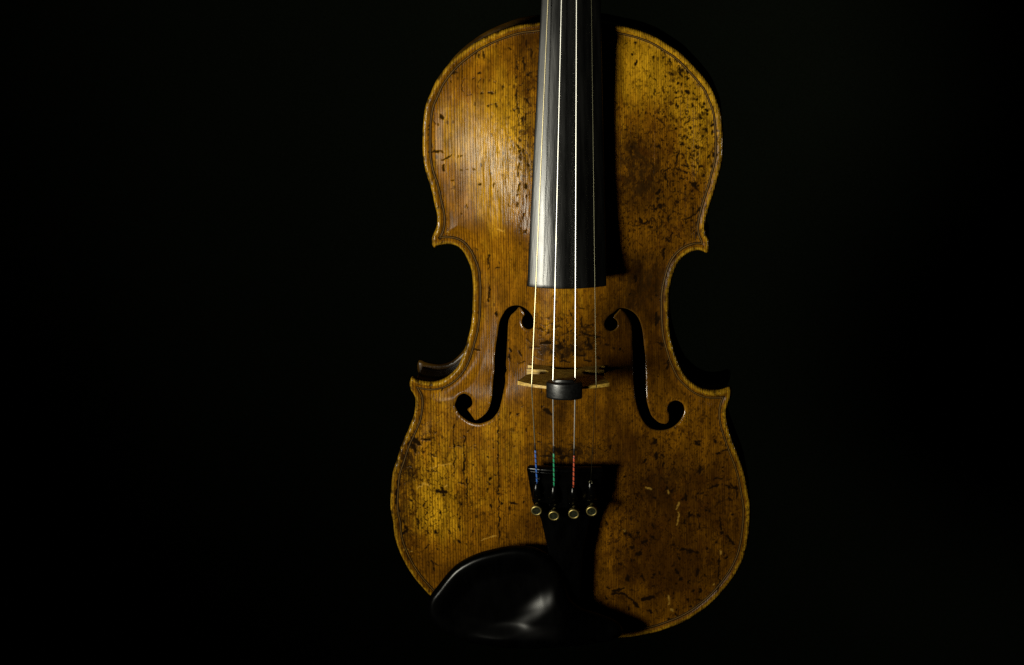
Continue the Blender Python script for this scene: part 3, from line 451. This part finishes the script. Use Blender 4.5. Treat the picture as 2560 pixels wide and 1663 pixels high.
def build_top():
    P, F, bnd, hole, E = grid_plate(top, FH, 0.46)
    d, _ = nearest(P, top.out)
    z = top.z(P[:, 0], P[:, 1], d)
    dh = np.full(len(P), 99.)
    for h in FH:
        b = (P[:, 0] > h[:, 0].min()-3) & (P[:, 0] < h[:, 0].max()+3) & (P[:, 1] > h[:, 1].min()-3) & (P[:, 1] < h[:, 1].max()+3)
        i = np.where(b)[0]; dh[i] = np.minimum(dh[i], nearest(P[i], h)[0])
    z -= 0.30*(1-sm(0.0, 1.1, dh))
    # uneven, rubbed edge and slight unevenness of the belly
    z += (vnoise(P[:, 0], P[:, 1], 1.6, 5)-0.5)*0.12*(1-sm(0.8, 3.5, d)) + (vnoise(P[:, 0], P[:, 1], 14, 6)-0.5)*0.25*sm(4, 10, d)
    out_b = bnd & (hole == 0)
    n_out = P[out_b]
    nud = (vnoise(n_out[:, 0], n_out[:, 1], 1.3, 7)-0.55)*0.55
    cen = np.array((0, 178.)); dirv = n_out-nearest(n_out, top.out*1.0)[1]
    left_up = lambda q: 0.8 if (q[0] < -5 and q[1] > 215) else 1.0     # finer scratches on the bass side of the upper bout
    dark = strokes(P, [(*q[:4], q[4]*left_up(q)*(1.2 if q[0] > 18 else 1)+(0.15 if q[0] > 18 else 0), 0.95 if left_up(q) < 1 else 1.0) for q in DARK_MARKS])
    # small random nicks, thicker where the varnish is most scarred
    rng = np.random.RandomState(3); extra = []
    dens = [(60, 290, 24, 60, 0.5), (35, 262, 25, 40, 0.9), (50, 85, 50, 65, 0.75), (-20, 300, 14, 45, 0.7), (-85, 90, 14, 50, 0.6), (0, 190, 25, 10, 0.6), (-50, 90, 35, 40, 0.25), (-50, 290, 26, 55, -0.24), (-45, 200, 25, 40, -0.12)]
    while len(extra) < 1300:
        p = rng.uniform((-100, 4), (100, 352)); g = gauss(p[None], dens, 0.10)[0]
        if rng.rand() > g: continue
        a = rng.normal(math.pi/2, 0.8); l = rng.gamma(1.5, 0.42); w = rng.uniform(0.3, 0.95)
        extra.append((p[0], p[1], p[0]+l*math.cos(a), p[1]+l*math.sin(a), w, rng.uniform(0.3, 0.95)))
    for _ in range(75):   # scuffs across the grain where the bow and the bridge have rubbed
        p = rng.normal((-1, 184), (13, 7)); a = rng.normal(0, 0.25); l = rng.gamma(2.0, 1.2)
        extra.append((p[0]-l/2, p[1], p[0]+l/2, p[1]+l*math.sin(a), rng.uniform(0.3, 0.8), rng.uniform(0.4, 0.9)))
    for _ in range(40):
        p = rng.normal((-3, 124), (14, 3.5)); a = rng.normal(0, 0.5); l = rng.gamma(2.0, 0.9)
        extra.append((p[0]-l/2, p[1], p[0]+l/2, p[1]+l*math.sin(a), rng.uniform(0.3, 1.0), rng.uniform(0.4, 0.9)))
    dark = np.maximum(dark, strokes(P, extra))
    # nicks knocked out of the rim
    dark = np.maximum(dark, (1-sm(0.5, 2.2, d))*sm(0.74, 0.82, vnoise(P[:, 0], P[:, 1], 3.1, 9))*0.8)
    pale = strokes(P, PALE_MARKS, 0.5)*0.38
    wear = np.clip(gauss(P, WEAR, 0.435)+(vnoise(P[:, 0], P[:, 1]*0.7, 20, 3)-0.5)*0.25, 0, 1)
    dirt = np.clip(gauss(P, DIRT, 0.19), 0, 0.95)
    fleck = np.clip(gauss(P, dens, 0.36), 0, 1)
    relief = np.clip(gauss(P, RELIEF, 0.06), 0, 1)
    edge = 1-sm(1.1+0.5*sm(0, 30, P[:, 0]), 2.3+0.6*sm(0, 30, P[:, 0]), d+(vnoise(P[:, 0], P[:, 1], 4, 4)-0.5)*1.2)
    sp = np.interp(P[:, 0], (-105, -60, -20, 15, 60, 105), (1.75, 1.50, 1.15, 0.92, 0.90, 1.0))
    xs = np.linspace(-110, 110, 2201); cum = np.cumsum(0.1/np.interp(xs, (-105, -60, -20, 15, 60, 105), (1.75, 1.50, 1.15, 0.92, 0.90, 1.0)))
    phase = np.interp(P[:, 0], xs, cum)
    zb = np.where(hole == 0, z-2.8, z-2.8); zb[out_b] = -3.9
    zb = np.where(d < 6, np.minimum(zb, -3.9+(z+1.5)*sm(3, 6, d)), zb)
    n = len(P)
    Vt = np.vstack([np.c_[P, z], np.c_[P, zb]])
    walls = np.stack([E[:, 0], E[:, 0]+n, E[:, 1]+n, E[:, 1]], -1)
    faces = np.vstack([F, F[:, ::-1]+n, walls])
    pad = lambda a: np.r_[a, np.zeros(n)]
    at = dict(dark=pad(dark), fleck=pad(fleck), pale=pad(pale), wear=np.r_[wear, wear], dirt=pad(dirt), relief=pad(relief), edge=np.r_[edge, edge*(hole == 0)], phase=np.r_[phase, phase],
              rim=np.r_[np.maximum(np.exp(-(d/1.0)**2)*0.8, np.exp(-(dh/0.6)**2)), np.exp(-(dh/0.6)**2)*0.5],
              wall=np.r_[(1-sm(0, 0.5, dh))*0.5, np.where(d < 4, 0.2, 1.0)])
    return mesh_obj('top_plate', Vt, faces, M['spruce'], V, True, at)
plate_o = build_top()

# purfling: two black strips and a pale one let in round the rim
def inset(pl, dist, step=0.8):
    A = resample(pl.out, step); T = np.roll(A, -1, 0)-np.roll(A, 1, 0); T /= np.hypot(*T.T)[:, None]
    ar = ((A[:, 0]*np.roll(A[:, 1], -1))-(np.roll(A[:, 0], -1)*A[:, 1])).sum()
    N = np.stack([-T[:, 1], T[:, 0]], -1)*(1 if ar > 0 else -1)
    Q = A+N*dist
    e = nearest(Q, pl.out)[0]
    return Q[e > dist-0.10]
def purfling():
    ds = (3.40, 3.82, 4.24, 4.66)
    base = inset(top, 3.55)
    # carry every strip from one base line so the strips stay parallel
    T = np.roll(base, -1, 0)-np.roll(base, 1, 0); T /= np.hypot(*T.T)[:, None]
    ar = ((base[:, 0]*np.roll(base[:, 1], -1))-(np.roll(base[:, 0], -1)*base[:, 1])).sum()
    N = np.stack([-T[:, 1], T[:, 0]], -1)*(1 if ar > 0 else -1)
    rows = []
    for q in ds:
        p = base+N*(q-ds[0]); rows.append(np.c_[p, top.z(p[:, 0], p[:, 1])+0.07])
    n = len(base)
    out = []
    for k, mt in enumerate(('purf_dark', 'purf_pale', 'purf_dark')):
        a, b = rows[k], rows[k+1]
        v = np.vstack([a, b, a-(0, 0, 0.5), b-(0, 0, 0.5)]); f = []
        for i in range(n):
            j = (i+1) % n
            f += [(i, j, n+j, n+i), (2*n+i, 2*n+j, j, i), (n+i, n+j, 3*n+j, 3*n+i)]
        o = mesh_obj('purfling', v, f, M[mt], plate_o)
        o['label'] = 'pale purfling strip' if k == 1 else 'black purfling strip'
purfling()

# ribs: four bent strips between the corners
def ribs():
    A = resample(top.out, 1.0)
    I = inset(top, 2.6, 1.0)
    corners = [np.array(c) for c in ((-77.5, 232), (-91, 156), (88, 153), (75, 230))]
    idx = sorted(int(((I-c)**2).sum(1).argmin()) for c in corners)
    n = len(I)
    for a, b in zip(idx, idx[1:]+[idx[0]+n]):
        p = I[np.arange(a, b+1) % n]; m_ = len(p)
        T = np.gradient(p, axis=0); T /= np.hypot(*T.T)[:, None]; N = np.stack([-T[:, 1], T[:, 0]], -1)
        if inside((p[m_//2]+N[m_//2]*1.0)[None], I)[0] == False: N = -N
        q = p+N*1.3
        v = np.vstack([np.c_[p, np.full(m_, -3.7)], np.c_[p, np.full(m_, -33.9)], np.c_[q, np.full(m_, -33.9)], np.c_[q, np.full(m_, -3.7)]])
        f = []
        for i in range(m_-1):
            for k in range(4):
                k2 = (k+1) % 4; f.append((k*m_+i, k*m_+i+1, k2*m_+i+1, k2*m_+i))
        f += [(0, m_, 2*m_, 3*m_), (3*m_+m_-1, 2*m_+m_-1, m_+m_-1, m_-1)]
        mesh_obj('rib', v, f, M['maple'], V)
ribs()

def build_back():
    P, F, bnd, hole, E = grid_plate(top, [], 1.5)
    d, _ = nearest(P, top.out); n = len(P)
    zt = -33.7-0.5*(1-np.sqrt(np.clip(1-(1-np.clip(d/1.6, 0, 1))**2, 0, 1)))
    zb = -36.2-np.maximum(0, top.arch(P[:, 0], P[:, 1])*sm(3, 9, d)); zt = np.where(d > 6, np.minimum(zt, zb+2.4), zt)
    Vt = np.vstack([np.c_[P, zt], np.c_[P, zb]])
    walls = np.stack([E[:, 0], E[:, 0]+n, E[:, 1]+n, E[:, 1]], -1)
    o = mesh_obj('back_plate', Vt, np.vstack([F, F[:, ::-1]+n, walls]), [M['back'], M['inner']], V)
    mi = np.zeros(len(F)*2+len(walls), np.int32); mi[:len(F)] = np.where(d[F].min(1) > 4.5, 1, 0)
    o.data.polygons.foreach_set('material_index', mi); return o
build_back()

# ---------------------------------------------------------------- neck and fingerboard
def fb_z(y):   # height of the fingerboard's crest above the rim of the belly
    return 32.5-0.113*(y-217)
NUT_Y = 486.0
def fb_c(y): return np.interp(y, (217, 367, 486), (-1.35, 0.05, 1.2))
def fb_hw(y): return np.interp(y, (217, 367, 486), (21.2, 15.45, 12.2))
def fingerboard():
    bm = bmesh.new(); rings = []
    for y in list(np.linspace(217.6, 230, 6))+list(np.linspace(240, NUT_Y, 30)):
        hw, xc, zc, R = fb_hw(y), fb_c(y), fb_z(y), 42.0
        us = np.linspace(-hw, hw, 25)
        up_ = [(xc+u, y, zc-(R-math.sqrt(R*R-u*u))) for u in us]
        zs = up_[0][2]
        up_ = [(px, py, pz-0.075*(px-xc)) for px, py, pz in up_]   # the treble side sits a little lower
        low = [(xc+u*0.97, y, zs-5.0-0.075*u+2.2*(1-(u/hw)**2)) for u in us[::-1][::4]]
        rings.append(up_+low)
    loft(bm, rings)
    return bm_obj('fingerboard', bm, M['ebony'], V, True, 0.5, 2, 50)
fingerboard()
def neck():
    bm = bmesh.new(); rings = []
    for y, d in ((340, 26), (352, 30), (357.5, 33), (362, 26), (370, 20), (385, 16.5), (420, 15), (NUT_Y+3, 14)):
        hw, xc = fb_hw(y)*0.93, fb_c(y)
        zt = fb_z(y)-fb_hw(y)**2/84-4.6
        d = d if y > 356 else d
        rings.append([(xc+hw*math.cos(a)*(1 if y > 358 else 0.95), y, zt-max(0, d-3)*math.sin(a)*0.9-(0 if math.sin(a) < 0.05 else 1)) for a in np.linspace(0, math.pi, 13)])
    loft(bm, rings)
    return bm_obj('neck', bm, M['maple'], V)
neck()
def nut():
    bm = bmesh.new(); y = NUT_Y; rings = []
    for yy in (y+0.1, y+5):
        hw, xc, zc = fb_hw(y), fb_c(y), fb_z(y)+0.6
        t = [(xc+u, yy, zc-(42-math.sqrt(42*42-u*u))) for u in np.linspace(-hw, hw, 13)]
        rings.append(t+[(xc+hw, yy, zc-8), (xc-hw, yy, zc-8)])
    loft(bm, rings); bm_obj('nut', bm, M['ebony'], V, True, 0.4)
nut()

# ---------------------------------------------------------------- bridge
BX, BY = -2.4, 167.3
def crown(x): return 47.2-(42-math.sqrt(max(0, 42*42-(x-BX)**2)))
def bridge():
    zp = lambda x: float(top.z(np.array([BX+x]), np.array([BY]))[0])-0.15
    half = [(0, 20.2), (5, 19.6), (8.2, 17.6), (9.6, zp(9.6)), (15, zp(15)), (20.6, zp(20.6)), (21.0, zp(21)+1.9), (19.0, 14.4), (17.6, 16.5), (18.4, 18.6), (20.6, 19.6), (21.0, 20.4), (15.5, 20.9), (10.6, 21.6), (8.8, 24.2), (10.4, 27.0), (14.5, 28.2), (18.6, 28.0), (20.6, 29.4), (22.0, 33.0), (23.4, 36.5), (24.4, crown(BX+24.4))]
    arc = [(x, crown(BX+x)) for x in np.linspace(23, 0, 12)]
    r = half+arc
    loop = r+[(-x, z) for x, z in r[::-1][1:-1]]
    bm = bmesh.new()
    th = lambda z: np.interp(z, (10, 24, 47), (2.5, 1.9, 0.75))
    A = [bm.verts.new((BX+x, BY+th(z), z)) for x, z in loop]; B = [bm.verts.new((BX+x, BY-th(z)*0.8, z)) for x, z in loop]
    bm.faces.new(A); bm.faces.new(B[::-1])
    n = len(A)
    for i in range(n): bm.faces.new((A[i], B[i], B[(i+1) % n], A[(i+1) % n]))
    bmesh.ops.triangulate(bm, faces=[f for f in bm.faces if len(f.verts) > 4])
    return bm_obj('bridge', bm, M['bridge'], V, False)
bridge()

# ---------------------------------------------------------------- tailpiece
def tp_z(y): return np.interp(y, (4, 60, 119), (16.0, 22.5, 30.5))
def tp_hw(y): return np.interp(y, (4, 40, 64, 84.5, 93.5, 115), (7.0, 8.2, 9.6, 13.6, 18.0, 21.2))
TX = -2.5
def tailpiece():
    bm = bmesh.new(); rings = []
    ys = list(np.linspace(4, 113.5, 36))+[114.7, 115.5]
    for y in ys:
        hw, z0 = float(tp_hw(y)), float(tp_z(y))
        if y > 114: hw -= (y-114)*0.5
        sag = 3.4*(hw/21.2)**1.2
        dip = -0.7*math.exp(-((y-110.7)/1.2)**2)
        t = [(TX+u*hw, y, z0-sag*abs(u)**2.1+dip-(0.8 if y > 115 else 0)) for u in np.linspace(-1, 1, 21)]
        lo = [(TX+u*hw*0.96, y, z0-sag-3.6+1.0*(1-u*u)) for u in (0.99, 0.5, 0, -0.5, -0.99)]
        rings.append(t+lo)
    loft(bm, rings)
    return bm_obj('tailpiece', bm, M['tail'], V, True, 0.45, 2, 50)
tail_o = tailpiece()
def tail_fret():
    bm = bmesh.new()
    tube(bm, [(TX+u*20.4, 112.9, float(tp_z(112.9))-3.4*abs(u)**2.1+0.15) for u in np.linspace(-1, 1, 21)], 0.55, 8)
    bm_obj('fret', bm, M['gloss'], tail_o)
tail_fret()
# tail gut over the saddle and the end button
def tail_gut():
    bm = bmesh.new()
    for s in (-1, 1): tube(bm, [(TX+s*2.5, 6, 15.5), (TX+s*2.6, 0.5, 7.5), (TX+s*2.6, -2.5, 0), (TX+s*2.0, -4, -15)], 0.7, 8)
    bm_obj('tail_gut', bm, M['dull'], V)
    bm = bmesh.new(); rings = []
    for t, r in ((0, 4), (-5, 4), (-6, 6.5), (-9, 6.8), (-11, 5)):
        rings.append([(TX+r*math.cos(a), t+2, -17+r*math.sin(a)) for a in np.linspace(0, 2*math.pi, 17)[:-1]])
    loft(bm, rings); bm_obj('end_button', bm, M['gloss'], V)
    bm = bmesh.new()
    loft(bm, [[(TX+s*17, y, z) for s, y, z in ((-1, 5.5, -3), (1, 5.5, -3), (1, 5.0, 3.2), (-1, 5.0, 3.2))], [(TX+s*17, y, z) for s, y, z in ((-1, -0.8, -3), (1, -0.8, -3), (1, -0.4, 2.0), (-1, -0.4, 2.0))]])
    bm_obj('saddle', bm, M['ebony'], V, True, 0.5)
tail_gut()

# ---------------------------------------------------------------- strings
STR = [ # bridge x, x at y=367, radius, material, winding colour, winding top y, end (x, y)
    (-19.0, -11.4, 0.33, 'brass_string', 'blue', 129.5, (-17.4, 107.0)),
    (-7.5, -4.3, 0.36, 'steel', 'green', 128.5, (-8.0, 105.9)),
    (4.3, 3.45, 0.34, 'steel', 'red', 127.0, (2.6, 105.9)),
    (15.2, 11.0, 0.12, 'e_steel', None, 0, (11.9, 108.5))]
def strings():
    for bx, tx, r, mt, wind, wy, (ex, ey) in STR:
        zb = crown(bx)+r*0.9
        zn = fb_z(NUT_Y)-((tx*0.85)**2)/84+1.0
        xn = bx+(tx-bx)*(NUT_Y-BY)/(367-BY)
        ze = float(tp_z(ey))-3.4*abs((ex-TX)/21.2)**2.1+2.6
        pts = [(xn, NUT_Y+2, zn)]+[(bx+(xn-bx)*t, BY+(NUT_Y-BY)*t, zb+(zn-zb)*t) for t in np.linspace(1, 0.01, 24)]
        pts += [(bx, BY, zb+0.15)]
        pts += [(bx+(ex-bx)*t, BY+(ey-BY)*t, zb+(ze-zb)*t) for t in np.linspace(0.02, 1, 10)]
        bm = bmesh.new(); tube(bm, pts, r, 10)
        o = bm_obj('string', bm, M[mt], V)
        if wind:
            bm = bmesh.new(); f = lambda y: ((BY-y)/(BY-ey))
            P_ = lambda y: (bx+(ex-bx)*f(y), y, zb+(ze-zb)*f(y))
            w0 = min(wy-1, 128)
            tube(bm, [P_(y) for y in np.linspace(w0, ey, 8)], 0.52, 10)
            wo = bm_obj('silk_winding', bm, M[wind], o); wo['label'] = wind+' silk winding at the tail end'
            bm = bmesh.new(); tube(bm, [P_(y) for y in np.linspace(w0+4.5, w0, 4)], [0.40, 0.46, 0.48, 0.5], 10)
            bm_obj('dark_winding', bm, M['dull'], o)
        else:
            bm = bmesh.new()
            tube(bm, [(ex+0.9*math.cos(a), ey+0.9*math.sin(a), ze) for a in np.linspace(0, 2*math.pi, 13)], 0.25, 6)
            bm_obj('loop_end', bm, M['e_steel'], o)
strings()

# ---------------------------------------------------------------- fine tuners
def tuners():
    for i, ((bx, tx, r, mt, wind, wy, (ex, ey)), (kx, ky)) in enumerate(zip(STR, ((-17.6, 93.7), (-8.0, 91.4), (2.9, 92.8), (12.6, 94.1)))):
        z0 = float(tp_z(ey))-3.4*abs((ex-TX)/21.2)**2.1
        zk = float(tp_z(ky))-3.4*abs((kx-TX)/21.2)**2.1
        bm = bmesh.new(); rings = []
        for t in np.linspace(0, 1, 9):
            y = ey+0.5+(ky+3.2-ey)*t; x = ex+(kx-ex)*t; z = z0+(zk-z0)*t+1.5+2.2*math.sin(t*math.pi*0.85)
            hw = 1.5+1.0*t
            rings.append([(x+hw*math.cos(a), y, z+0.9*math.sin(a)) for a in np.linspace(0, 2*math.pi, 13)[:-1]])
        loft(bm, rings)
        lev = bm_obj('fine_tuner', bm, M['tail'], V)
        # lip of the lever that catches the light
        bm = bmesh.new()
        tube(bm, [(kx+2.9*math.sin(a), ky+4.2-1.6*math.cos(a), zk+4.1-0.5*abs(math.sin(a))) for a in np.linspace(-1.2, 1.2, 9)], 0.35, 6)
        bm_obj('lever_lip', bm, M['gloss'], lev)
        # knurled screw: brass rim round a dark head
        ax = Vector((0, -0.22, 1)).normalized(); u = Vector((1, 0, 0)); w = ax.cross(u)
        c = Vector((kx, ky, zk+1.0)); n = 28
        prof = [(0.0, 1.1, 0), (2.2, 1.1, 0), (4.2, 1.3, 0), (4.4, 2.8, 0), (6.6, 3.0, 0), (7.0, 2.95, 0), (7.1, 2.5, 0), (7.0, 2.2, 0), (6.9, 2.1, 1), (6.9, 1.2, 1), (7.0, 0.05, 1)]
        bm = bmesh.new(); prev = None
        for h, rr, mi in prof:
            ring = []
            for k in range(n):
                a = k*2*math.pi/n; q = rr*(1+(0.03 if (k % 2 and 2.4 < rr) else 0))
                ring.append(bm.verts.new(c+ax*h+(u*math.cos(a)+w*math.sin(a))*q))
            if prev:
                for k in range(n): bm.faces.new((prev[k], prev[(k+1) % n], ring[(k+1) % n], ring[k])).material_index = mi
            prev = ring
        bm.faces.new(prev).material_index = 1
        bm_obj('screw_knob', bm, [M['brass'], M['knob_face']], lev)
tuners()

# ---------------------------------------------------------------- chin rest
def chin_rest():
    pl = Plate.__new__(Plate); pl.out = resample(spline(CHIN, 6), 0.8); pl.y0, pl.y1 = pl.out[:, 1].min(), pl.out[:, 1].max()
    P, F, bnd, hole, E = grid_plate(pl, [], 0.9)
    d, _ = nearest(P, pl.out); x, y = P[:, 0], P[:, 1]; n = len(P)
    q = np.clip(d/3.8, 0, 1)
    z = 24.4+3.2*np.sqrt(np.clip(1-(1-q)**2, 0, 1))
    z -= 2.2*sm(5, 16, d)*np.exp(-(np.maximum(0, x+30)/24.)**2)
    for (cx_, cy_), (nx_, ny_), w_, h_, lat in (((-17, 34), (0.62, -0.78), 7.0, 2.5, 9.), ((-41, 17), (0.34, -0.94), 5.5, 1.7, 17.)):
        t = (x-cx_)*nx_+(y-cy_)*ny_; u = -(x-cx_)*ny_+(y-cy_)*nx_
        z += h_*sm(-w_, w_, t)*np.exp(-(u/(lat*1.6))**2)*sm(0.5, 7, d)
    z -= 5.0*sm(-4, 24, x)
    zb = np.where(d < 2, 22.0, np.minimum(22.0, z-4.5)); zb[bnd] = 23.6
    zb -= 5.0*sm(-4, 24, x)
    z -= 0.08*(y-37); zb -= 0.08*(y-37)
    Vt = np.vstack([np.c_[P, z], np.c_[P, zb]])
    walls = np.stack([E[:, 0], E[:, 0]+n, E[:, 1]+n, E[:, 1]], -1)
    o = mesh_obj('chin_rest', Vt, np.vstack([F, F[:, ::-1]+n, walls]), M['gloss'], V)
    for xx, zt_ in ((-34, 26), (21, 20)):   # feet that grip the rim of the violin
        bm = bmesh.new()
        loft(bm, [[(xx-5, 18, z_), (xx+5, 18, z_), (xx+5, 13, z_), (xx-5, 13, z_)] for z_ in (1.0, zt_)])
        bm_obj('foot', bm, M['gloss'], o, True, 0.8)
    return o
chin_rest()

# ---------------------------------------------------------------- mute
def mute():
    root = bpy.data.objects.new('violin_mute', None); C.objects.link(root)
    base = Vector((-1.3, 163.0, 46.0))
    root.location = W(base); root.rotation_euler = (math.radians(90), 0, 0)
    root['label'] = 'small black rubber mute clipped on the bridge between the two middle strings'
    root['category'] = 'mute'
    def arc(hw, R, zt, n=21): return [(u, zt-(R-math.sqrt(R*R-u*u))) for u in np.linspace(-hw, hw, n)]
    bm = bmesh.new(); rings = []
    for y, g in ((-0.4, 0.5), (0.0, 0.1), (0.8, 0), (7.4, 0), (8.2, 0.1), (8.6, 0.5)):
        t = arc(9.6-g, 13.5, 8.0-g); b = [(9.0-g, 0.6+g), (5, 0.2+g), (0, 1.8+g), (-5, 0.2+g), (-9.0+g, 0.6+g)]
        rings.append([(p[0], y, p[1]) for p in t+b])
    loft(bm, rings)
    bm_obj('body', bm, M['rubber'], root, True, 0.3, 2, 55)
    bm = bmesh.new(); rings = []
    for y, s in ((8.2, 1.0), (9.4, 0.95), (10.2, 0.8)):
        t = [(u*s, 5.6-0.035*u*u) for u in np.linspace(-5.6, 5.6, 11)]
        rings.append([(p[0], y, p[1]) for p in t+[(4.4*s, 2.0), (-4.4*s, 2.0)]])
    loft(bm, rings); bm_obj('lip', bm, M['rubber'], root, True, 0.3)
mute()
